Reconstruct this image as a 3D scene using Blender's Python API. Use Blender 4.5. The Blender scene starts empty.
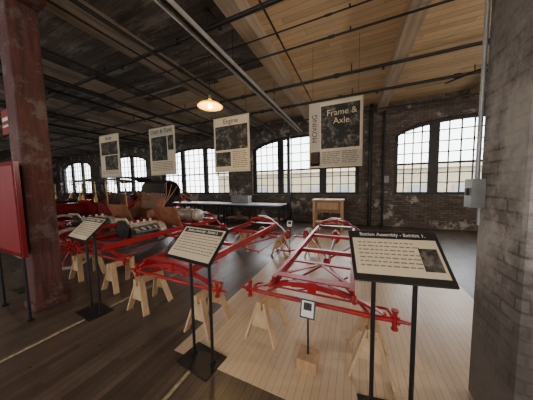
import bpy, math, random
from mathutils import Vector, Matrix
random.seed(7)
D=bpy.data; scene=bpy.context.scene
pi=math.pi

# ------------------------------------------------------------ materials
def newmat(name):
    m=D.materials.new(name); m.use_nodes=True
    nt=m.node_tree; b=nt.nodes['Principled BSDF']
    return m,nt,b
def mth(nt,op,a,b=None,c=None):
    n=nt.nodes.new('ShaderNodeMath'); n.operation=op
    for i,v in enumerate((a,b,c)):
        if v is None: continue
        if isinstance(v,(int,float)): n.inputs[i].default_value=v
        else: nt.links.new(v,n.inputs[i])
    return n.outputs[0]
def mix(nt,f,a,b,blend='MIX'):
    n=nt.nodes.new('ShaderNodeMix'); n.data_type='RGBA'; n.blend_type=blend
    for sock,v in ((n.inputs[0],f),(n.inputs[6],a),(n.inputs[7],b)):
        if isinstance(v,(int,float)): sock.default_value=v
        elif isinstance(v,tuple): sock.default_value=(v[0],v[1],v[2],1)
        else: nt.links.new(v,sock)
    return n.outputs[2]
def noise(nt,vec,scale,detail=4,rough=.6,dim='3D'):
    n=nt.nodes.new('ShaderNodeTexNoise'); n.inputs['Scale'].default_value=scale
    n.inputs['Detail'].default_value=detail; n.inputs['Roughness'].default_value=rough
    nt.links.new(vec,n.inputs['Vector']); return n.outputs['Fac']
def ramp(nt,f,lo,hi):
    n=nt.nodes.new('ShaderNodeMapRange'); n.inputs[1].default_value=lo; n.inputs[2].default_value=hi
    n.clamp=True; nt.links.new(f,n.inputs[0]); return n.outputs[0]
def coords(nt):
    t=nt.nodes.new('ShaderNodeTexCoord'); s=nt.nodes.new('ShaderNodeSeparateXYZ')
    nt.links.new(t.outputs['Object'],s.inputs[0])
    return t.outputs['Object'],s.outputs[0],s.outputs[1],s.outputs[2]
def comb(nt,x,y,z):
    n=nt.nodes.new('ShaderNodeCombineXYZ')
    for i,v in enumerate((x,y,z)):
        if isinstance(v,(int,float)): n.inputs[i].default_value=v
        else: nt.links.new(v,n.inputs[i])
    return n.outputs[0]
def white(nt,vec):
    n=nt.nodes.new('ShaderNodeTexWhiteNoise'); n.noise_dimensions='3D'
    nt.links.new(vec,n.inputs['Vector']); return n.outputs['Value']
def bump(nt,b,h,s=.3,d=.01):
    n=nt.nodes.new('ShaderNodeBump'); n.inputs['Strength'].default_value=s; n.inputs['Distance'].default_value=d
    nt.links.new(h,n.inputs['Height']); nt.links.new(n.outputs[0],b.inputs['Normal'])

def plain(name,col,rough=.5,metal=0,var=.25,scale=12,emit=None,es=0,spec=None):
    m,nt,b=newmat(name)
    o,x,y,z=coords(nt)
    f=noise(nt,o,scale)
    f=ramp(nt,f,.3,.7)
    dark=tuple(c*(1-var) for c in col); lite=tuple(min(1,c*(1+var)) for c in col)
    nt.links.new(mix(nt,f,dark,lite),b.inputs['Base Color'])
    b.inputs['Roughness'].default_value=rough; b.inputs['Metallic'].default_value=metal
    if spec is not None: b.inputs['Specular IOR Level'].default_value=spec
    if emit:
        b.inputs['Emission Color'].default_value=(*emit,1); b.inputs['Emission Strength'].default_value=es
    return m

def plank_base(nt,along,width,length):
    o,x,y,z=coords(nt)
    lng,crs=(y,x) if along=='Y' else (x,y)
    r=mth(nt,'DIVIDE',crs,width); row=mth(nt,'FLOOR',r); fr=mth(nt,'FRACT',r)
    off=white(nt,comb(nt,row,3.7,1.3))
    l=mth(nt,'ADD',mth(nt,'DIVIDE',lng,length),mth(nt,'MULTIPLY',off,7.3))
    seg=mth(nt,'FLOOR',l); lf=mth(nt,'FRACT',l)
    rnd=white(nt,comb(nt,row,seg,5.1))
    g1=mth(nt,'GREATER_THAN',mth(nt,'ABSOLUTE',mth(nt,'SUBTRACT',fr,.5)),.5-.0025/width)
    g2=mth(nt,'GREATER_THAN',mth(nt,'ABSOLUTE',mth(nt,'SUBTRACT',lf,.5)),.5-.002/length)
    gap=mth(nt,'MAXIMUM',g1,g2)
    gv=comb(nt,mth(nt,'MULTIPLY',crs,28),mth(nt,'MULTIPLY',lng,1.6),mth(nt,'MULTIPLY',rnd,40))
    grain=noise(nt,gv,1.0,5)
    return o,x,y,z,rnd,gap,grain

def floor_mat(name,ca,cb,gapc,r0,r1,dirt,width=.07,da=.65,gapm=.7):
    m,nt,b=newmat(name)
    o,x,y,z,rnd,gap,grain=plank_base(nt,'Y',width,1.9)
    f=mth(nt,'ADD',mth(nt,'MULTIPLY',rnd,.6),mth(nt,'MULTIPLY',grain,.4))
    c=mix(nt,f,ca,cb)
    d=ramp(nt,noise(nt,o,1.3,7,.7),.42,.72)
    c=mix(nt,mth(nt,'MULTIPLY',d,da),c,dirt)
    s=ramp(nt,noise(nt,o,9,5,.7),.62,.72)
    c=mix(nt,mth(nt,'MULTIPLY',s,.4),c,dirt)
    c=mix(nt,mth(nt,'MULTIPLY',gap,gapm),c,gapc)
    nt.links.new(c,b.inputs['Base Color'])
    rr=mth(nt,'ADD',r0,mth(nt,'MULTIPLY',noise(nt,o,4,5),r1-r0))
    nt.links.new(rr,b.inputs['Roughness'])
    bump(nt,b,mth(nt,'SUBTRACT',mth(nt,'MULTIPLY',grain,.3),gap),.25,.003)
    return m
M={}
M['floor']=floor_mat('worn_dark_floorboards',(.055,.040,.032),(.145,.108,.085),(.012,.01,.008),.18,.46,(.035,.028,.024))
M['maple']=floor_mat('new_maple_boards',(.55,.42,.28),(.68,.54,.38),(.22,.15,.10),.2,.42,(.44,.33,.22),.057,.5,.5)

def ceiling_mat():
    m,nt,b=newmat('plank_ceiling')
    o,x,y,z,rnd,gap,grain=plank_base(nt,'X',.14,3.2)
    f=mth(nt,'ADD',mth(nt,'MULTIPLY',rnd,.55),mth(nt,'MULTIPLY',ramp(nt,grain,.3,.7),.45))
    lite=mix(nt,f,(.50,.33,.18),(.84,.64,.40))
    dark=mix(nt,f,(.030,.027,.025),(.15,.13,.12))
    peel=ramp(nt,noise(nt,comb(nt,mth(nt,'MULTIPLY',x,.6),mth(nt,'MULTIPLY',y,3),z),1.5,8,.75),.50,.62)
    dark=mix(nt,mth(nt,'MULTIPLY',peel,.6),dark,(.36,.33,.30))
    m1=mth(nt,'GREATER_THAN',x,-1.75)
    rn=mth(nt,'GREATER_THAN',mth(nt,'ADD',y,mth(nt,'MULTIPLY',rnd,.6)),5.0)
    m2=mth(nt,'MULTIPLY',rn,mth(nt,'GREATER_THAN',x,-11.5))
    m2=mth(nt,'MULTIPLY',m2,.6)
    mm=mth(nt,'MAXIMUM',m1,m2)
    c=mix(nt,mm,dark,lite)
    blot=ramp(nt,noise(nt,o,.9,6,.7),.55,.75)
    c=mix(nt,mth(nt,'MULTIPLY',blot,.3),c,(.09,.07,.055))
    c=mix(nt,mth(nt,'MULTIPLY',gap,.9),c,(.012,.01,.008))
    nt.links.new(c,b.inputs['Base Color']); b.inputs['Roughness'].default_value=.75
    bump(nt,b,mth(nt,'SUBTRACT',grain,gap),.3,.005)
    return m
M['ceiling']=ceiling_mat()

def brick_mat(name,c1,c2,mortar,peelc,lo,hi,amt,dk=.4,pillar=False):
    m,nt,b=newmat(name)
    o,x,y,z=coords(nt)
    v=comb(nt,mth(nt,'ADD',x,y),z,0.0)
    t=nt.nodes.new('ShaderNodeTexBrick'); nt.links.new(v,t.inputs['Vector'])
    t.inputs['Scale'].default_value=1; t.inputs['Brick Width'].default_value=.22; t.inputs['Row Height'].default_value=.075
    t.inputs['Mortar Size'].default_value=.008
    t.inputs['Color1'].default_value=(*c1,1); t.inputs['Color2'].default_value=(*c2,1); t.inputs['Mortar'].default_value=(*mortar,1)
    p=ramp(nt,noise(nt,o,1.7,8,.72),lo,hi)
    c=mix(nt,mth(nt,'MULTIPLY',p,amt),t.outputs['Color'],peelc)
    q=ramp(nt,noise(nt,o,5,6,.7),.5,.7)
    c=mix(nt,mth(nt,'MULTIPLY',q,.5),c,(c1[0]*dk,c1[1]*dk,c1[2]*dk))
    h=mth(nt,'ADD',mth(nt,'MULTIPLY',t.outputs['Fac'],-1),p)
    if pillar:
        g=noise(nt,o,6,8,.75)
        low=ramp(nt,mth(nt,'ADD',z,mth(nt,'MULTIPLY',g,.8)),1.6,1.1)
        c=mix(nt,mth(nt,'MULTIPLY',low,.8),c,(.065,.052,.046))
        hi2=ramp(nt,mth(nt,'ADD',z,mth(nt,'MULTIPLY',g,.8)),2.4,3.0)
        c=mix(nt,mth(nt,'MULTIPLY',hi2,.65),c,(.09,.08,.073))
        h=mth(nt,'ADD',h,g)
    nt.links.new(c,b.inputs['Base Color']); b.inputs['Roughness'].default_value=.85
    bump(nt,b,h,.5,.01)
    return m
M['brick']=brick_mat('sooty_painted_brick',(.070,.054,.046),(.15,.12,.10),(.045,.038,.033),(.46,.42,.37),.55,.62,.75)
M['pillar_plaster']=brick_mat('whitewashed_pillar_brick',(.17,.15,.135),(.25,.23,.21),(.10,.09,.08),(.46,.44,.41),.44,.56,.75,.5,True)
M['outbrick']=brick_mat('cream_brick_facade',(.40,.33,.21),(.46,.38,.25),(.32,.27,.19),(.48,.43,.33),.5,.7,.4,.7)
def redpost():
    m,nt,b=newmat('weathered_maroon_paint')
    o,x,y,z=coords(nt)
    g=noise(nt,comb(nt,mth(nt,'MULTIPLY',x,18),mth(nt,'MULTIPLY',y,18),mth(nt,'MULTIPLY',z,1.5)),1,6,.7)
    c=mix(nt,ramp(nt,g,.35,.7),(.05,.020,.018),(.15,.046,.040))
    p=ramp(nt,noise(nt,o,3,8,.75),.52,.60)
    c=mix(nt,mth(nt,'MULTIPLY',p,.6),c,(.18,.15,.135))
    nt.links.new(c,b.inputs['Base Color']); b.inputs['Roughness'].default_value=.7
    bump(nt,b,g,.4,.01); return m
M['redpost']=redpost()
def wood(name,ca,cb,rough=.6,sx=20,sy=20,sz=2):
    m,nt,b=newmat(name); o,x,y,z=coords(nt)
    g=noise(nt,comb(nt,mth(nt,'MULTIPLY',x,sx),mth(nt,'MULTIPLY',y,sy),mth(nt,'MULTIPLY',z,sz)),1,5,.65)
    nt.links.new(mix(nt,ramp(nt,g,.3,.7),ca,cb),b.inputs['Base Color']); b.inputs['Roughness'].default_value=rough
    bump(nt,b,g,.15,.004); return m
M['beam']=wood('timber_beam',(.32,.25,.18),(.56,.46,.35),.75,14,1,14)
M['beamdark']=wood('sooty_timber_beam',(.11,.09,.075),(.33,.28,.23),.8,14,1,14)
M['pine']=wood('sawhorse_pine',(.48,.32,.17),(.66,.47,.28),.6,8,8,8)
M['brownwood']=wood('brown_wood',(.20,.09,.04),(.36,.18,.09),.45)
M['tanwood']=wood('tan_wood',(.38,.22,.11),(.55,.34,.18),.5)
def redmat():
    m,nt,b=newmat('red_chassis_enamel'); o,x,y,z=coords(nt)
    f=ramp(nt,noise(nt,o,6,5),.3,.7)
    c=mix(nt,f,(.27,.008,.013),(.42,.014,.018))
    w=ramp(nt,noise(nt,o,22,7,.75),.60,.67)
    c=mix(nt,mth(nt,'MULTIPLY',w,.55),c,(.11,.02,.018))
    nt.links.new(c,b.inputs['Base Color']); b.inputs['Roughness'].default_value=.3; return m
M['red']=redmat()
M['redboard']=plain('red_painted_board',(.24,.008,.011),.5,0,.15,3)
M['black']=plain('black_satin_metal',(.012,.012,.013),.4,0,.2)
M['pipe']=plain('black_iron_pipe',(.018,.017,.016),.5,.3,.3)
M['galv']=plain('galvanised_steel',(.38,.38,.37),.45,.6,.25,5)
M['paletray']=plain('pale_painted_channel',(.48,.47,.46),.5,.0,.2,5)
M['frame']=plain('dark_window_frame',(.025,.023,.022),.6,0,.3)
M['muntin']=plain('window_glazing_bar',(.03,.029,.028),.6,0,.2)
M['steel']=plain('cast_iron_grey',(.16,.16,.155),.45,.6,.35,20)
M['alu']=plain('pale_cast_metal',(.55,.50,.42),.45,.4,.25,15)
M['brass']=plain('aged_brass',(.40,.27,.11),.45,.9,.3,15)
M['rust']=plain('rusty_primer',(.30,.11,.05),.6,0,.4,8)
M['cream']=plain('cream_print',(.64,.54,.38),.6,0,.08,3)
M['bannercloth']=plain('banner_cloth',(.50,.43,.32),.8,0,.06,2)
M['bannergrey']=plain('banner_grey_panel',(.47,.42,.34),.8,0,.08,4)
M['paper']=plain('white_paper',(.80,.78,.72),.6,0,.03)
M['ink']=plain('brown_ink',(.035,.025,.018),.7,0,.1)
M['inkgrey']=plain('grey_ink',(.20,.15,.10),.7,0,.1)
M['white']=plain('white_laminate',(.72,.73,.74),.3,0,.05)
M['tyre']=plain('grey_white_rubber',(.42,.40,.37),.75,0,.15)
M['leather']=plain('black_leather',(.025,.02,.018),.35,0,.3,30)
M['brownleather']=plain('brown_leather',(.16,.07,.035),.45,0,.3,20)
M['carred']=plain('dark_red_coachwork',(.17,.008,.011),.25,0,.1)
M['greenblk']=plain('deep_green_coachwork',(.018,.022,.020),.2,0,.1)
M['yellow']=plain('worn_yellow_paint',(.36,.31,.20),.7,0,.5,25)
M['sheet']=plain('grey_box_enamel',(.25,.26,.27),.5,0,.1)
M['asphalt']=plain('asphalt',(.12,.12,.12),.9,0,.2,2)
M['bulb']=plain('glowing_bulb',(1,.9,.6),.5,0,0,1,(1.0,.72,.25),14)
M['shade']=plain('amber_glass_shade',(.8,.5,.10),.4,0,.05,3,(1.0,.52,.04),1.7)
def photomat():
    m,nt,b=newmat('halftone_photo_print'); o,x,y,z=coords(nt)
    f=noise(nt,o,5,7,.7)
    g=noise(nt,o,16,3,.5)
    f=mth(nt,'MULTIPLY',ramp(nt,f,.47,.8),ramp(nt,g,.35,.65))
    c=mix(nt,f,(.012,.011,.010),(.50,.44,.34))
    nt.links.new(c,b.inputs['Base Color']); b.inputs['Roughness'].default_value=.7; return m
M['photo']=photomat()

# ------------------------------------------------------------ mesh builder
class MB:
    def __init__(s): s.v=[];s.f=[];s.m=[];s.sm=[];s.names=[]
    def mi(s,mat):
        if mat not in s.names: s.names.append(mat)
        return s.names.index(mat)
    def add(s,vs,fs,mat,smooth=False):
        o=len(s.v); s.v+= [tuple(v) for v in vs]; k=s.mi(mat)
        for f in fs: s.f.append(tuple(i+o for i in f)); s.m.append(k); s.sm.append(smooth)
    def box(s,c,d,mat,R=None):
        hx,hy,hz=d[0]/2,d[1]/2,d[2]/2
        vs=[Vector((a*hx,b*hy,e*hz)) for a in(-1,1) for b in(-1,1) for e in(-1,1)]
        if R is not None: vs=[R@v for v in vs]
        vs=[v+Vector(c) for v in vs]
        s.add(vs,[(0,1,3,2),(4,6,7,5),(0,4,5,1),(2,3,7,6),(0,2,6,4),(1,5,7,3)],mat)
    def bar(s,p0,p1,w,h,mat,up=(0,0,1)):
        p0=Vector(p0);p1=Vector(p1);d=(p1-p0);L=d.length;d.normalize();u=Vector(up)
        r=d.cross(u); 
        if r.length<1e-4: r=d.cross(Vector((1,0,0)))
        r.normalize();u=r.cross(d)
        R=Matrix((r,d,u)).transposed()
        s.box((p0+p1)/2,(w,L,h),mat,R)
    def tube(s,pts,r,mat,seg=10,closed=False,r1=None,flat=1.0):
        pts=[Vector(p) for p in pts]; n=len(pts); rings=[]
        prev=None
        for i,p in enumerate(pts):
            if closed: t=(pts[(i+1)%n]-pts[i-1])
            else: t=pts[min(i+1,n-1)]-pts[max(i-1,0)]
            t.normalize()
            if prev is None:
                a=Vector((0,0,1)) if abs(t.z)<.9 else Vector((1,0,0))
                u=t.cross(a).normalized()
            else:
                u=(prev-t*prev.dot(t)).normalized()
            prev=u; w=t.cross(u)
            rr=r if r1 is None else r+(r1-r)*i/(n-1)
            rings.append([p+u*math.cos(2*pi*k/seg)*rr+w*math.sin(2*pi*k/seg)*rr*flat for k in range(seg)])
        vs=[v for R in rings for v in R]; fs=[]
        m=n if closed else n-1
        for i in range(m):
            for k in range(seg):
                a=i*seg+k;b=i*seg+(k+1)%seg;j=((i+1)%n)*seg
                fs.append((a,b,j+(k+1)%seg,j+k))
        s.add(vs,fs,mat,True)
        if not closed:
            s.add(rings[0],[tuple(range(seg))[::-1]],mat); s.add(rings[-1],[tuple(range(seg))],mat)
    def cyl(s,p0,p1,r,mat,r1=None,seg=16): s.tube([p0,p1],r,mat,seg,r1=r1)
    def lathe(s,prof,mat,M4,seg=28):
        vs=[];fs=[]
        for r,h in prof:
            for k in range(seg):
                a=2*pi*k/seg; vs.append(M4@Vector((r*math.cos(a),r*math.sin(a),h)))
        for i in range(len(prof)-1):
            for k in range(seg):
                fs.append((i*seg+k,i*seg+(k+1)%seg,(i+1)*seg+(k+1)%seg,(i+1)*seg+k))
        s.add(vs,fs,mat,True)
    def ring(s,c,axis,R,r,mat,n=32,seg=8):
        q=Vector(axis).to_track_quat('Z','Y').to_matrix()
        s.tube([Vector(c)+q@Vector((R*math.cos(2*pi*i/n),R*math.sin(2*pi*i/n),0)) for i in range(n)],r,mat,seg,True)
    def prism(s,poly,axis,a0,a1,mat):
        def P(p,a):
            return {'X':(a,p[0],p[1]),'Y':(p[0],a,p[1]),'Z':(p[0],p[1],a)}[axis]
        n=len(poly); vs=[P(p,a0) for p in poly]+[P(p,a1) for p in poly]
        fs=[tuple(range(n)),tuple(range(n,2*n))[::-1]]+[(i,i+n,(i+1)%n+n,(i+1)%n) for i in range(n)]
        s.add(vs,fs,mat)
    def strip(s,path,axis,a0,a1,th,mat):
        n=len(path)
        for i in range(n-1):
            p,q=path[i],path[i+1]; t=(Vector(q)-Vector(p)).normalized()
            ox,oy=-t.y*th,t.x*th
            s.prism([p,q,(q[0]+ox,q[1]+oy),(p[0]+ox,p[1]+oy)],axis,a0,a1,mat)
    def obj(s,name,loc=(0,0,0),rz=0,bevel=0,parent=None):
        me=D.meshes.new(name); me.from_pydata(s.v,[],s.f)
        for n in s.names: me.materials.append(M[n])
        for i,p in enumerate(me.polygons): p.material_index=s.m[i]; p.use_smooth=s.sm[i]
        import bmesh
        bm=bmesh.new(); bm.from_mesh(me); bmesh.ops.recalc_face_normals(bm,faces=bm.faces); bm.to_mesh(me); bm.free()
        o=D.objects.new(name,me); scene.collection.objects.link(o)
        o.location=loc; o.rotation_euler=(0,0,rz)
        if bevel:
            b=o.modifiers.new('bevel','BEVEL'); b.width=bevel; b.segments=2; b.limit_method='ANGLE'
        if parent: o.parent=parent
        return o
def text(body,size,mat,loc,rot,parent,align='CENTER',name='lettering'):
    c=D.curves.new(name,'FONT'); c.body=body; c.size=size; c.align_x=align; c.align_y='CENTER'; c.extrude=.0006
    c.materials.append(M[mat]); o=D.objects.new(name,c); scene.collection.objects.link(o)
    o.parent=parent; o.location=loc; o.rotation_euler=rot; return o

# ------------------------------------------------------------ room shell
X0,X1,Y0,Y1,H=-24.0,7.0,-6.0,8.55,4.5
mb=MB(); mb.box(((X0+X1)/2,(Y0+Y1)/2,-.1),(X1-X0+1,Y1-Y0+1,.2),'floor'); mb.obj('floor')
mb=MB(); mb.box(((X0+X1)/2,(Y0+Y1)/2,H+.1),(X1-X0+1,Y1-Y0+1,.2),'ceiling'); mb.obj('ceiling')
mb=MB(); mb.box((-.05,4.3,.002),(3.1,6.0,.004),'maple'); mb.obj('floor_maple_section')
mb=MB()
mb.box((-3.0,.0,.0012),(.035,5.2,.0024),'yellow'); mb.box((-1.29,-.2,.0012),(.03,2.9,.0024),'yellow'); mb.obj('floor_marking_line')

OPS=[(-23.3,-18.6),(-17.3,-12.2),(-10.9,-5.9),(-4.55,.15),(1.3,5.6)]
SILL,SPR,TOP=1.17,3.2,3.78
def archz(x,a,b):
    c=(a+b)/2;h=(b-a)/2; return SPR+(TOP-SPR)*math.sqrt(max(0,1-((x-c)/h)**2*.98))
def arch_wall(name,y,th,ops,x0,x1):
    mb=MB(); 
    for yy in (y,y+th):
        xs=x0
        for a,b in ops:
            mb.add([(xs,yy,0),(a,yy,0),(a,yy,H),(xs,yy,H)],[(0,1,2,3)],'brick')
            mb.add([(a,yy,0),(b,yy,0),(b,yy,SILL),(a,yy,SILL)],[(0,1,2,3)],'brick')
            n=24
            for i in range(n):
                p=a+(b-a)*i/n;q=a+(b-a)*(i+1)/n
                mb.add([(p,yy,archz(p,a,b)),(q,yy,archz(q,a,b)),(q,yy,H),(p,yy,H)],[(0,1,2,3)],'brick')
            xs=b
        mb.add([(xs,yy,0),(x1,yy,0),(x1,yy,H),(xs,yy,H)],[(0,1,2,3)],'brick')
    for a,b in ops:
        n=24; prof=[(a,SILL)]+[(a+(b-a)*i/n,archz(a+(b-a)*i/n,a,b)) for i in range(n+1)]+[(b,SILL)]
        for i in range(len(prof)):
            p=prof[i];q=prof[(i+1)%len(prof)]
            mb.add([(p[0],y,p[1]),(q[0],y,q[1]),(q[0],y+th,q[1]),(p[0],y+th,p[1])],[(0,1,2,3)],'brick')
    return mb.obj(name)
arch_wall('wall_back',Y1,.45,OPS,X0-.4,X1+.4)
OPF=[(-18,-13.2),(-11.2,-6.4),(-4.4,.4),(1.6,6.2)]
arch_wall('wall_front',Y0-.45,.45,OPF,X0-.4,X1+.4)
mb=MB(); mb.box((X0-.2,(Y0+Y1)/2,H/2),(.4,Y1-Y0,H),'brick'); mb.obj('wall_left')
mb=MB(); mb.box((X1+.2,(Y0+Y1)/2,H/2),(.4,Y1-Y0,H),'brick'); mb.obj('wall_right')

def window(name,a,b,divs,y,d=1):
    mb=MB(); yc=y
    def arc_tube(off,w,dp,mat):
        n=22; pr=[(a+(b-a)*i/n) for i in range(n+1)]
        for i in range(n):
            p,q=pr[i],pr[i+1]
            mb.bar((p,yc,archz(p,a,b)-off),(q,yc,archz(q,a,b)-off),dp,w,mat)
    arc_tube(.045,.09,.14,'frame')
    mb.box(((a+b)/2,yc,SILL+.05),(b-a,.16,.10),'frame')
    for e in (a+.045,b-.045): mb.box((e,yc,(SILL+SPR)/2+.05),(.09,.14,SPR-SILL+.1),'frame')
    for x in divs[1:-1]:
        zt=archz(x,a,b); mb.box((x,yc,(SILL+zt)/2),(.24,.15,zt-SILL),'frame')
    mid=(SILL+3.3)/2+.05
    for k in range(len(divs)-1):
        p,q=divs[k]+.085,divs[k+1]-.085
        zt=lambda x:archz(x,a,b)-.05
        for e in (p+.03,q-.03): mb.box((e,yc,(SILL+zt(e))/2),(.06,.07,zt(e)-SILL),'frame')
        mb.box(((p+q)/2,yc,mid),(q-p,.08,.07),'frame')
        nc=4
        for j in range(1,nc):
            x=p+(q-p)*j/nc; mb.box((x,yc,(SILL+zt(x))/2),(.034,.04,zt(x)-SILL),'muntin')
        for zz in [SILL+.1+(mid-SILL-.1)*i/3 for i in (1,2)]+[mid+.37*i for i in range(1,5)]:
            xs=[p+(q-p)*i/40 for i in range(41) if zt(p+(q-p)*i/40)>zz]
            if len(xs)>2: mb.box(((xs[0]+xs[-1])/2,yc,zz),(xs[-1]-xs[0],.04,.034),'muntin')
    mb.obj(name)
def eq(a,b,n): return [a+(b-a)*i/n for i in range(n+1)]
DV=[eq(-23.3,-18.6,3),eq(-17.3,-12.2,3),eq(-10.9,-5.9,3),[-4.55,-3.16,-1.25,.15],[1.3,2.5,3.95,5.6]]
for i,(op,dv) in enumerate(zip(OPS,DV)): window('window_%d'%(i+1),op[0],op[1],dv,Y1+.25)
for i,op in enumerate(OPF): window('window_%d'%(i+6),op[0],op[1],eq(op[0],op[1],3),Y0-.25,-1)
def portal(name,a,b,y,ry):
    l=D.lights.new(name,'AREA'); l.shape='RECTANGLE'; l.size=b-a; l.size_y=TOP-SILL; l.energy=1
    l.cycles.is_portal=True
    o=D.objects.new(name,l); scene.collection.objects.link(o); o.location=((a+b)/2,y,(TOP+SILL)/2)
    o.rotation_euler=(ry*pi/2,0,0)
for i,(a,b) in enumerate(OPS): portal('window_daylight',a,b,Y1+.5,-1)
for i,(a,b) in enumerate(OPF): portal('window_daylight',a,b,Y0-.5,1)

# exterior
mb=MB(); mb.box((-8,60,-5.1),(200,160,.2),'asphalt'); mb.obj('street_ground')
mb=MB(); mb.box((6,24,-1.1),(44,6,8),'outbrick')
mb.box((6,21,3.0),(44.4,.5,.3),'cream')
for i in range(14): mb.box((-13+i*3,20.97,.6),(1.3,.1,1.6),'sheet')
mb.obj('neighbouring_building')

for i,x in enumerate([-21.5,-19,-16.5,-14,-11.5,-9.0,-6.5,-4.0,-1.72,.85,3.4,5.9]):
    mb=MB(); mb.box((x,(Y0+Y1)/2,H-.15),(.26,Y1-Y0,.3),'beam' if x>-2 else 'beamdark')
    mb.obj('ceiling_beam')
BX=[-22.7,-20.2,-17.7,-15.2,-12.7,-10.2,-7.7,-5.2,-2.8,-.4,2.1,4.6]
for y,z,r in ((2.65,4.05,.034),(4.85,4.0,.032),(6.1,4.02,.034),(7.6,4.03,.026),(.5,4.05,.03),(3.75,4.12,.018),(3.3,4.14,.012)):
    mb=MB(); mb.cyl((X0+.1,y,z),(X1-.1,y,z),r,'pipe',seg=10)
    for x in BX:
        if r>.02:
            mb.cyl((x+.9,y,z),(x+.9,y,z-.06),.012,'pipe',seg=6); mb.cyl((x+.9,y,z-.06),(x+.9,y,z-.07),.035,'pipe',seg=8)
        mb.cyl((x+.3,y,z),(x+.3,y,4.19),.012,'pipe',seg=8); mb.cyl((x-.05,y,z),(x+.05,y,z),r*1.5,'pipe',seg=10)
    mb.obj('sprinkler_pipe')
for x,r,z in ((-3.1,.03,3.84),(-5.65,.05,3.82),(-6.3,.03,3.84),(-8.2,.03,3.84),(-4.6,.02,3.85),(-1.1,.014,3.86),(-9.6,.05,3.82),(-3.4,.014,3.86),(-11,.03,3.84)):
    mb=MB(); mb.cyl((x,Y0+.2,z),(x,Y1-.1,z),r,'pipe',seg=10)
    for y in range(-5,9,2): mb.cyl((x,y-.04,z),(x,y+.04,z),r*1.4,'pipe',seg=10)
    mb.obj('conduit_pipe')
mb=MB(); mb.tube([(1.9,6.1,3.9),(2.3,5.6,3.87),(2.6,4.85,3.9)],.018,'pipe',8); mb.obj('branch_pipe')
mb=MB(); 
for s in (-1,1): mb.box((-2.12+s*.07,4.1,3.83),(.014,8.6,.07),'paletray')
mb.box((-2.12,4.1,3.862),(.14,8.6,.008),'paletray'); mb.cyl((-2.13,-.2,3.83),(-2.13,8.4,3.83),.02,'pipe',seg=8)
for y in (0.3,2,3.3,5.4,7.2): mb.cyl((-2.12,y+.02,3.86),(-2.12,y+.02,4.5),.006,'pipe',seg=6)
mb.obj('ceiling_cable_tray')
mb=MB(); mb.cyl((.52,8.42,0),(.52,8.42,4.5),.055,'pipe'); mb.cyl((.95,8.45,0),(.95,8.45,4.5),.035,'pipe')
for z in (.6,1.9,3.2): mb.box((.52,8.48,z),(.16,.14,.05),'pipe')
mb.box((1.05,8.5,1.75),(.16,.1,.25),'sheet'); mb.obj('wall_downpipe')
mb=MB(); mb.box((-2.62,8.3,1.9),(.12,.12,3.8),'black'); mb.box((-2.62,8.3,.02),(.24,.24,.04),'black'); mb.box((-2.62,8.3,3.75),(.2,.2,.1),'black'); mb.obj('steel_post')

# ------------------------------------------------------------ pillars
px,py=-3.92,1.18
mb=MB(); mb.box((px,py,1.95),(.28,.28,3.9),'redpost'); mb.box((px,py,.05),(.33,.33,.10),'redpost')
mb.box((px,py,4.0),(.7,.32,.2),'redpost')
mb.box((px,py,4.14),(1.0,.32,.1),'redpost')
mb.obj('timber_pillar',bevel=.015)
mb=MB()
poly=[(-.62,.80),(.40,.80),(.40,1.93),(-.62,1.93)]
mb.prism(poly,'Y',-.02,.02,'carred')
mb.prism([(-.57,.85),(.35,.85),(.35,1.88),(-.57,1.88)],'Y',-.026,-.02,'redboard')
for x in (-.5,.32): mb.cyl((x,.0,0),(x,.0,.82),.015,'black'); mb.box((x,0,.01),(.06,.06,.02),'black')
mb.obj('red_display_board',(-3.92,.93,0),math.radians(0),bevel=.006)
mb=MB(); mb.cyl((0,0,0),(0,0,2.8),.014,'black'); mb.box((0,0,.01),(.25,.25,.02),'black')
mb.box((0,-.025,2.62),(.30,.02,.36),'redboard'); mb.box((0,-.037,2.66),(.2,.004,.05),'paper'); mb.box((0,-.037,2.56),(.2,.004,.03),'paper')
mb.obj('red_post_sign',(-4.82,1.25,0))
mb=MB(); mb.box((1.06,1.69,2.1),(.5,.46,4.2),'pillar_plaster'); mb.obj('brick_pillar',bevel=.03)
mb=MB(); mb.box((.775,1.88,1.52),(.07,.10,.20),'galv'); mb.cyl((.785,1.88,1.6),(.785,1.88,4.15),.013,'galv'); mb.cyl((.785,1.83,1.3),(.785,1.83,1.42),.01,'galv')
mb.box((.732,1.88,1.53),(.012,.03,.05),'black'); mb.obj('electrical_switch_box')

# ------------------------------------------------------------ sign stands
def sign_stand(loc,rz,title,variant=0,W=.57,zc=1.10):
    mb=MB(); T=math.radians(44);Hh=.35
    mb.box((0,0,.006),(.38,.26,.012),'black')
    for x in (-.12,.12):
        mb.cyl((x,0.02,.01),(x,.02,zc-.01),.014,'black')
        mb.cyl((x,.02,.01),(x,.02,.035),.025,'black')
    R=Matrix.Rotation(T,3,'X'); c=Vector((0,0,zc))
    mb.box(c,(W,Hh,.018),'black',R)
    def pl(x,s,w,h,mat,lift):
        mb.box(c+R@Vector((x,s,.009+lift)),(w,h,.002),mat,R)
    pl(0,-.008 if variant==0 else 0,W-.04,Hh-.10 if variant==0 else Hh-.05,'cream',.001)
    rows=7
    for i in range(rows):
        s=.085-i*.027 if variant==0 else .07-i*.027
        x=-W/2+.05; xe=(.11 if variant==0 else W/2-.05)
        while x<xe:
            w=random.uniform(.015,.04); pl(x+w/2,s,w,.008,'inkgrey',.003); x+=w+.008
    if variant==0:
        pl(.18,-.02,.10,.15,'photo',.003); 
    else: pl(0,.115,W-.08,.045,'ink',.003)
    o=mb.obj('exhibit_sign_stand',loc,rz,bevel=.003)
    tl=c+R@Vector((0,.145 if variant==0 else .115,.0155))
    text(title,.034 if variant==0 else .033,'paper',tl,(T,0,0),o)
    return o
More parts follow.
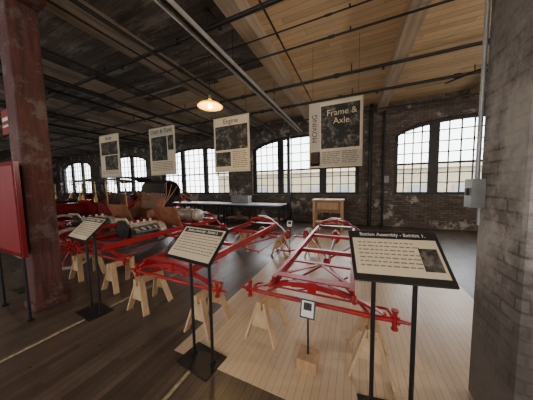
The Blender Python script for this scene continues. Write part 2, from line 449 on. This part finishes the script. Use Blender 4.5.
sign_stand((.245,1.45,0),math.radians(10),'Station Assembly - Exhibit 1.',0,.53,1.14)
sign_stand((-1.27,1.32,0),math.radians(-6),'Station Assembly - Exhibit 2.',1,.55)
sign_stand((-3.08,1.34,0),math.radians(-4),'Station Assembly - Exhibit 3.',1,.52)

def small_sign(loc,h=.5):
    mb=MB(); mb.box((0,0,.05),(.17,.17,.10),'tanwood'); mb.cyl((0,0,.1),(0,0,h),.009,'black')
    T=math.radians(65);R=Matrix.Rotation(T,3,'X'); c=Vector((0,-.01,h+.03))
    mb.box(c,(.13,.15,.012),'black',R); mb.box(c+R@Vector((0,.0,.007)),(.105,.125,.002),'paper',R)
    mb.box(c+R@Vector((0,.02,.009)),(.07,.06,.002),'photo',R)
    return mb.obj('small_label_stand',loc,0,.003)
small_sign((-.36,1.66,0),.49); small_sign((-1.25,4.0,0),.75)

# ------------------------------------------------------------ banners
def banner(x,y,title,k):
    mb=MB(); W,Hh=1.06,1.38; z0=1.97; zc=z0+Hh/2
    mb.box((0,0,zc),(W,.006,Hh),'bannercloth')
    mb.cyl((-W/2-.02,0,z0+Hh),(W/2+.02,0,z0+Hh),.014,'black'); mb.cyl((-W/2,0,z0),(W/2,0,z0),.012,'cream')
    for s in (-1,1): mb.cyl((s*W*.42,0,z0+Hh),(s*W*.42,0,4.5),.004,'black',seg=6)
    def q(u0,v0,u1,v1,mat,l=0):
        mb.box((-W/2+(u0+u1)/2*W,-.004-l*.001,z0+Hh-(v0+v1)/2*Hh),((u1-u0)*W,.002,(v1-v0)*Hh),mat)
    q(.03,.03,.97,.975,'cream')
    def lines(u0,u1,v0,v1,n,mat='inkgrey'):
        for i in range(n):
            v=v0+(v1-v0)*i/n; u=u0
            while u<u1-.04:
                w=min(random.uniform(.04,.10),u1-u); q(u,v,u+w,v+(v1-v0)/n*.4,mat,3); u+=w+.015
    if k==0:
        q(.03,.03,.22,.975,'bannergrey',1); q(.24,.08,.95,.72,'photo',2); q(.03,.76,.97,.975,'bannergrey',1)
        lines(.05,.20,.78,.95,5); lines(.27,.60,.77,.96,7); lines(.64,.94,.77,.96,7)
    elif k==1:
        q(.05,.17,.95,.60,'photo',2); q(.05,.64,.48,.9,'photo',2); lines(.53,.93,.64,.95,9)
    elif k==2:
        q(.05,.05,.95,.18,'bannergrey',1); q(.08,.20,.70,.70,'photo',2); q(.73,.20,.94,.5,'photo',2); lines(.08,.92,.73,.93,6)
    else:
        q(.08,.18,.92,.48,'photo',2); q(.25,.5,.9,.84,'photo',2); lines(.08,.9,.86,.95,3)
    o=mb.obj('hanging_banner',(x,y,0))
    if k==0:
        text('Frame &\nAxle',.17,'cream',(.13,-.012,z0+Hh*.74),(pi/2,0,0),o)
        t=text('MOVING',.15,'ink',(-W*.38,-.012,z0+Hh*.60),(0,0,0),o)
        t.rotation_euler=(Matrix.Rotation(pi/2,3,'X')@Matrix.Rotation(pi/2,3,'Z')).to_euler()
    else: text(title,.17,'ink',(0,-.012,z0+Hh*.905),(pi/2,0,0),o)
banner(-.40,4.45,'Frame & Axle',0); banner(-2.86,4.3,'Engine',1); banner(-5.15,4.15,'Dash & Tank',2); banner(-7.35,3.95,'Body',3)

# ------------------------------------------------------------ hanging lamp in view, plus unseen ones added as fill
def pendant_or_fill(x,y,z,power,R=.21,col=(1,.78,.5)):
    mb=MB(); T4=Matrix.Translation((0,0,z))
    mb.lathe([(.03,.10),(.035,.06),(.07,.045),(R*.8,.02),(R,-.015),(R*.99,-.022),(R*.78,.008),(.06,.03),(.0,.035)],'shade',T4)
    mb.lathe([(.0,.03),(.025,.02),(.038,-.01),(.035,-.04),(.0,-.06)],'bulb',T4,16)
    mb.cyl((0,0,z+.08),(0,0,z+.16),.03,'brass'); mb.cyl((0,0,z+.14),(0,0,4.5),.006,'black',seg=6); mb.cyl((0,0,4.46),(0,0,4.5),.06,'black')
    o=mb.obj('pendant_or_fill_lamp',(x,y,0))
    l=D.lights.new('lamp_or_fill_light','POINT'); l.energy=power; l.color=col; l.shadow_soft_size=.12
    lo=D.objects.new('lamp_or_fill_light',l); scene.collection.objects.link(lo); lo.parent=o; lo.location=(0,0,z-.2)
pendant_or_fill(-2.28,2.82,2.98,26,col=(1,.68,.32))
for p in ((-8,-2.2,70),(-2.6,-2.6,80),(2.2,-2.2,190)): pendant_or_fill(p[0],p[1],3.2,p[2],col=(1,.88,.73))  # unseen lamps behind the camera, added to brighten the interior
pendant_or_fill(4.6,3.4,3.2,210,col=(1,.86,.70)); pendant_or_fill(-13,1.5,3.4,60)  # two more out-of-view lamps, added as side fill

# ------------------------------------------------------------ sawhorses
def sawhorse(x,y,h=.44,L=.40,rz=0):
    mb=MB(); mb.box((0,0,h-.045),(.05,L,.09),'pine')
    for sy in (-1,1):
        yy=sy*(L/2-.07)
        for sx in (-1,1):
            mb.bar((sx*.03,yy,h-.03),(sx*.165,yy+sy*.05,.0),.075,.022,'pine',up=(1,0,0))
        mb.prism([(-.045,h-.09),(.045,h-.09),(.11,.16),(-.11,.16)],'Y',yy+sy*.03,yy+sy*.045,'pine')
    mb.obj('sawhorse',(x,y,0),rz,.003)

# ------------------------------------------------------------ chassis parts
def wheel(mb,c,R=.38,tyre='tyre',rim='red',ax=(1,0,0),spokes=12):
    c=Vector(c); A=Vector(ax)
    mb.ring(c,ax,R-.035,.037,tyre,36,8); mb.ring(c,ax,R-.078,.02,rim,36,6)
    q=A.to_track_quat('Z','Y').to_matrix()
    for i in range(spokes):
        a=2*pi*i/spokes; d=q@Vector((math.cos(a),math.sin(a),0))
        mb.tube([c+d*.05,c+d*(R-.08)],.016,rim,6,r1=.011)
    mb.cyl(c-A*.06,c+A*.06,.055,rim); mb.cyl(c-A*.085,c+A*.085,.028,'brass')
def chassis_parts(mb,wheels=False):
    r='red'; az=.467
    for s in (-1,1):
        mb.box((s*.37,1.30,.665),(.008,2.8,.085),r)
        mb.box((s*.352,1.30,.705),(.04,2.8,.008),r); mb.box((s*.352,1.30,.625),(.04,2.8,.008),r)
        mb.tube([(s*.37,-.1,.665),(s*.37,-.16,.64)],.02,r,8)
    for y,w in ((0,.09),(.98,.05),(1.85,.05),(2.6,.09)):
        mb.box((0,y,.70 if w>.06 else .655),(.74,w,.012 if w>.06 else .05),r)
    mb.bar((-.36,.06,.66),(.0,.5,.66),.035,.012,r); mb.bar((.36,.06,.66),(.0,.5,.66),.035,.012,r); mb.box((0,.5,.66),(.72,.04,.02),r)
    for y,ztop,dr in ((0,.66,.15),(2.6,.84,.33)):
        for k in range(5):
            e=.60-.1*k
            pts=[(x,y,ztop-dr*(x/.6)**2-.011*k) for x in [e*(-1+2*i/16) for i in range(17)]]
            for i in range(16): mb.bar(pts[i],pts[i+1],.045,.010,r)
        mb.box((0,y,ztop-.03),(.08,.06,.09),r)
        for s in (-1,1): mb.cyl((s*.6,y,.47),(s*.6,y,ztop-dr+.01),.016,r)
    pts=[(-.37,2.6,.69),(-.25,2.6,.80),(-.1,2.6,.87),(.1,2.6,.87),(.25,2.6,.80),(.37,2.6,.69)]
    for i in range(5): mb.bar(pts[i],pts[i+1],.07,.012,r)
    mb.tube([(-.66,0,az+.01),(-.55,0,az),(0,0,az),(.55,0,az),(.66,0,az+.01)],.022,r,10)
    for s in (-1,1):
        mb.cyl((s*.675,0,.40),(s*.675,0,.56),.019,r); mb.cyl((s*.675,0,.395),(s*.675,0,.41),.027,r); mb.cyl((s*.675,0,.55),(s*.675,0,.565),.027,r)
        mb.cyl((s*.675,0,.475),(s*.80,0,.475),.018,r,r1=.012); mb.cyl((s*.69,0,.475),(s*.71,0,.475),.032,r)
        mb.tube([(s*.675,.0,.43),(s*.66,.1,.47),(s*.64,.15,.475)],.012,r,8)
        mb.tube([(s*.5,.02,.46),(s*.3,.45,.44),(0,1.15,.43)],.014,r,8)
        mb.tube([(s*.57,2.6,.47),(s*.35,2.0,.48),(.0,1.22,.47)],.014,r,8)
        for y in (.98,1.85):
            mb.tube([(s*.37,y,.65),(s*.55,y,.60),(s*.72,y,.60)],.013,r,8)
            mb.box((s*.70,y,.615),(.05,.06,.008),r)
        mb.cyl((s*.72,.9,.60),(s*.72,1.93,.60),.009,r,seg=8)
        mb.cyl((s*.08,2.6,az),(s*.62,2.6,az),.028,r,r1=.024); mb.cyl((s*.62,2.6,az),(s*.69,2.6,az),.10,r,seg=24); mb.cyl((s*.69,2.6,az),(s*.80,2.6,az),.016,'steel')
    mb.cyl((-.64,.15,.475),(.64,.15,.475),.011,r,seg=8)
    mb.tube([(-.2,.15,.475),(.1,.3,.50),(.3,.5,.55)],.009,r,8)
    mb.lathe([(0,-.09),(.07,-.085),(.13,-.04),(.145,0),(.13,.04),(.07,.085),(0,.09)],r,Matrix.Translation((0,2.6,az))@Matrix.Rotation(pi/2,4,'Y'))
    mb.tube([(0,2.5,az),(0,1.2,.47)],.035,r,12,r1=.028); mb.cyl((0,1.1,.47),(0,1.22,.47),.05,r)
def chassis_horses(x,y):
    for s in (-1,1):
        sawhorse(x+s*.50,y+.05); sawhorse(x+s*.47,y+2.6)
def engine(mb,y,z=.5):
    mb.box((0,y,z+.22),(.20,.52,.26),'steel'); mb.box((0,y,z+.37),(.18,.54,.06),'alu')
    mb.prism([(-.14,z+.1),(.14,z+.1),(.09,z-.05),(-.09,z-.05)],'Y',y-.3,y+.5,'steel')
    mb.cyl((0,y+.28,z+.16),(0,y+.42,z+.16),.21,'alu',seg=28)
    mb.tube([(0,y+.42,z+.14),(0,y+.8,z+.1)],.13,'steel',16,r1=.06)
    for i in range(4):
        mb.cyl((0,y-.19+i*.13,z+.40),(0,y-.19+i*.13,z+.45),.022,'paper',seg=8)
        mb.tube([(.10,y-.19+i*.13,z+.30),(.16,y-.19+i*.13,z+.29),(.2,y-.12+i*.1,z+.24)],.022,'alu',8)
    mb.tube([(.2,y-.25,z+.25),(.21,y+.2,z+.24),(.2,y+.4,z+.05)],.03,'steel',10)
    mb.cyl((0,y-.36,z+.30),(0,y-.34,z+.30),.17,'black'); mb.tube([(0,y-.25,z+.4),(0,y-.3,z+.5),(0,y-.45,z+.52)],.03,'alu',10)
def steering(mb,yb,x=-.2,lean=1):
    p0=Vector((x,yb,.75));p1=Vector((x,yb+.85,1.35)); mb.cyl(p0,p1,.018,'red')
    ax=(p1-p0).normalized(); mb.ring(p1,ax,.19,.014,'brownwood',28,8)
    q=ax.to_track_quat('Z','Y').to_matrix()
    for i in range(4):
        a=pi/4+i*pi/2; mb.cyl(p1,p1+q@Vector((math.cos(a)*.19,math.sin(a)*.19,0)),.008,'brass',seg=6)

F1=(-.36,1.84); F2=(-2.03,1.68); F3=(-3.95,1.85); F4=(-5.9,1.95)
mb=MB(); chassis_parts(mb); mb.obj('car_chassis_frame',(F1[0],F1[1],0)); chassis_horses(*F1)
mb=MB(); chassis_parts(mb); mb.obj('car_chassis_frame',(F2[0],F2[1],0)); chassis_horses(*F2)

def fender(mb,x,yc,R,z,mat,a0=-.25,a1=1.05,w=.24):
    n=14; path=[(yc-R*math.cos(pi*(a0+(a1-a0)*i/n)),z+R*math.sin(pi*(a0+(a1-a0)*i/n))) for i in range(n+1)]
    mb.strip(path,'X',x-w/2,x+w/2,.012,mat)
def seat(mb,y,z,w,mat='leather',side='brownwood'):
    mb.box((0,y,z+.10),(w,.48,.2),mat); 
    R=Matrix.Rotation(math.radians(-12),3,'X'); mb.box((0,y+.27,z+.42),(w,.13,.55),mat,R)
    for s in (-1,1): mb.prism([(y-.25,z),(y+.3,z),(y+.36,z+.55),(y+.15,z+.5),(y+.02,z+.28),(y-.25,z+.2)],'X',s*w/2-.02,s*w/2+.03,side)
    for i in range(7): mb.cyl((-w/2+.08+i*(w-.16)/6,y-.2,z+.205),(-w/2+.08+i*(w-.16)/6,y+.2,z+.205),.016,mat,seg=8)
mb=MB(); chassis_parts(mb); engine(mb,.75); 
mb.prism([(1.44,.72),(1.48,.70),(1.30,1.16),(1.26,1.16)],'X',-.36,.36,'rust'); steering(mb,1.30)
mb.lathe([(0,-.4),(.14,-.4),(.15,-.36),(.15,.36),(.14,.4),(0,.4)],'alu',Matrix.Translation((0,2.0,.88))@Matrix.Rotation(pi/2,4,'Y'))
for s in (-1,1): mb.ring((s*.25,2.0,.88),(1,0,0),.152,.008,'black',24,6); mb.box((s*.25,2.0,.72),(.04,.2,.06),'black')
mb.box((0,2.0,1.06),(.08,.08,.03),'brass')
mb.obj('car_chassis_with_engine',(F3[0],F3[1],0)); chassis_horses(*F3)

mb=MB(); chassis_parts(mb); engine(mb,.75)
for s in (-1,1):
    wheel(mb,(s*.76,0,.42),.42); wheel(mb,(s*.76,2.6,.42),.42)
    fender(mb,s*.76,0,.52,.44,'red',.12,.98); fender(mb,s*.76,2.6,.52,.44,'red',.12,.92)
    mb.cyl((s*.30,-.24,.98),(s*.30,-.12,.98),.09,'brass',r1=.05,seg=20); mb.cyl((s*.30,-.15,.66),(s*.30,-.15,.90),.012,'red')
    mb.tube([(s*.76,.55,.60),(s*.76,1.0,.42),(s*.76,1.9,.42)],.02,'red',8)
    mb.cyl((s*.42,1.32,1.1),(s*.42,1.28,1.78),.013,'brass')
    for t in ((2.5,1.75),(2.7,1.7),(2.9,1.62)): mb.tube([(s*.5,2.3,1.0),(s*.5,(2.3+t[0])/2+.05,1.35),(s*.48,t[0],t[1])],.012,'tanwood',6)
for z in (1.15,1.45,1.78): mb.cyl((-.42,1.30,z),(.42,1.30,z),.011,'brass')
mb.strip([(2.35,1.45),(2.45,1.72),(2.6,1.80),(2.85,1.72),(3.0,1.5),(2.9,1.3)],'X',-.52,.52,.03,'leather')
mb.prism([(1.44,.72),(1.48,.70),(1.30,1.16),(1.26,1.16)],'X',-.40,.40,'rust'); steering(mb,1.30); seat(mb,2.05,.72,.95,'brownleather','rust')
mb.box((0,-.05,.88),(.52,.07,.5),'brass'); mb.box((0,-.09,.86),(.42,.01,.38),'black'); mb.cyl((0,-.05,1.13),(0,-.05,1.19),.035,'brass')
mb.obj('wheeled_car_chassis',(F4[0],F4[1],0))

def vintage_car(loc,rz,body='carred',top=True):
    mb=MB(); R=.42
    for s in (-1,1):
        for y in (0,2.6):
            wheel(mb,(s*.74,y,R),R,'tyre','carred'); fender(mb,s*.76,y,.52,.46,'greenblk',.1,.92,.26)
        mb.box((s*.74,1.3,.45),(.28,1.5,.03),'black'); mb.box((s*.36,1.3,.6),(.05,3.1,.09),'black')
        mb.cyl((s*.3,-.28,.95),(s*.3,-.16,.95),.10,'brass',r1=.07,seg=20); mb.cyl((s*.3,-.283,.95),(s*.3,-.279,.95),.085,'paper',seg=20)
        mb.cyl((s*.3,-.2,.66),(s*.3,-.2,.87),.012,'brass')
        mb.cyl((s*.52,.98,1.12),(s*.52,.98,1.28),.055,'brass'); mb.cyl((s*.52,.98,1.28),(s*.52,.98,1.34),.035,'brass',r1=.02)
        mb.prism([(1.0,.65),(3.15,.65),(3.25,1.22),(3.0,1.32),(2.6,1.25),(2.45,1.02),(2.25,1.0),(2.15,1.22),(1.9,1.25),(1.75,.98),(1.3,.95),(1.0,1.15)],'X',s*.56-.02,s*.56+.02,body)
    mb.cyl((-.74,0,R),(.74,0,R),.025,'black'); mb.cyl((-.74,2.6,R),(.74,2.6,R),.035,'black')
    mb.box((0,-.06,.88),(.54,.09,.52),'brass'); mb.box((0,-.11,.86),(.43,.012,.38),'black'); mb.cyl((0,-.06,1.14),(0,-.06,1.2),.035,'brass')
    mb.prism([(-.26,.66),(.26,.66),(.27,1.0),(.16,1.12),(-.16,1.12),(-.27,1.0)],'Y',-.01,.85,body)
    mb.prism([(-.5,.66),(.5,.66),(.54,1.1),(.25,1.2),(-.25,1.2),(-.54,1.1)],'Y',.85,1.02,body)
    mb.box((0,2.1,.63),(1.1,2.2,.05),'black'); mb.box((0,3.2,.93),(1.12,.05,.6),body)
    seat(mb,1.75,.72,1.05); seat(mb,2.75,.74,1.05)
    for s in (-1,1): mb.cyl((s*.52,1.0,1.12),(s*.52,.98,1.82),.013,'brass'); 
    for z in (1.16,1.5,1.82): mb.cyl((-.52,.99,z),(.52,.99,z),.010,'brass')
    steering(mb,1.05,-.28)
    if top:
        pts=[(1.0,1.88),(1.5,2.0),(2.3,2.03),(3.05,1.98),(3.25,1.85)]
        mb.strip(pts,'X',-.60,.60,.02,'leather')
        for s in (-1,1):
            for y,yt in ((1.9,1.5),(2.1,2.3),(3.0,3.05)): mb.cyl((s*.57,y,1.2),(s*.59,yt,1.99),.012,'black')
            mb.cyl((s*.55,1.0,1.82),(s*.59,1.02,1.90),.012,'black')
    return mb.obj('vintage_touring_car',loc,rz)
vintage_car((-8.75,2.9,0),0); vintage_car((-11.2,3.6,0),0,'greenblk'); vintage_car((-13.6,3.6,0),0,'carred')

# ------------------------------------------------------------ back of room furniture
def table(x0,x1,y,h,d,mat='white'):
    mb=MB(); c=(x0+x1)/2; w=x1-x0
    mb.box((c,y,h-.02),(w,d,.04),mat); mb.box((c,y,h-.08),(w-.1,d-.1,.08),'black')
    n=max(2,int(w/1.2)+1)
    for i in range(n):
        for s in (-1,1):
            x=x0+.08+(w-.16)*i/(n-1); mb.box((x,y+s*(d/2-.08),(h-.04)/2),(.06,.06,h-.04),'black')
    mb.box((c,y,.2),(w-.16,d-.2,.025),'brownwood')
    mb.obj('workbench_table')
table(-5.35,-2.6,7.5,.84,.8); table(-8.3,-5.5,7.5,.84,.8)
mb=MB(); mb.box((-4.6,7.6,1.0),(.85,.35,.32),'sheet'); mb.box((-4.6,7.42,1.0),(.75,.02,.22),'galv')
for i in range(8): mb.box((-4.93+i*.094,7.405,1.0),(.02,.015,.2),'pipe')
mb.obj('parts_bin_box',bevel=.008)
mb=MB(); mb.box((-.85,7.3,1.05),(1.06,.62,.05),'tanwood')
for s in (-1,1):
    for t in (-1,1): mb.box((-.85+s*.46,7.3+t*.25,.51),(.08,.08,1.02),'tanwood')
mb.box((-.85,7.3,.82),(.88,.48,.40),'brownwood'); mb.box((-.85,7.05,.86),(.7,.015,.24),'tanwood'); mb.box((-.85,7.3,.25),(.9,.5,.04),'tanwood'); mb.cyl((-.85,7.03,.86),(-.85,7.0,.86),.02,'brass')
mb.obj('wooden_work_cabinet',bevel=.008)

# ------------------------------------------------------------ world & camera
w=D.worlds.new('overcast'); scene.world=w; w.use_nodes=True
bg=w.node_tree.nodes['Background']; bg.inputs[0].default_value=(.94,.97,1,1); bg.inputs[1].default_value=8.0
cam=D.cameras.new('camera'); cam.sensor_width=36; cam.lens=13.4; cam.clip_start=.02
co=D.objects.new('camera',cam); scene.collection.objects.link(co)
Rm=Matrix.Rotation(math.radians(24),4,'Z')@Matrix.Rotation(math.radians(90-4.2),4,'X')@Matrix.Rotation(math.radians(-1.0),4,'Z')
co.matrix_world=Matrix.Translation((0,0,1.6))@Rm
scene.camera=co
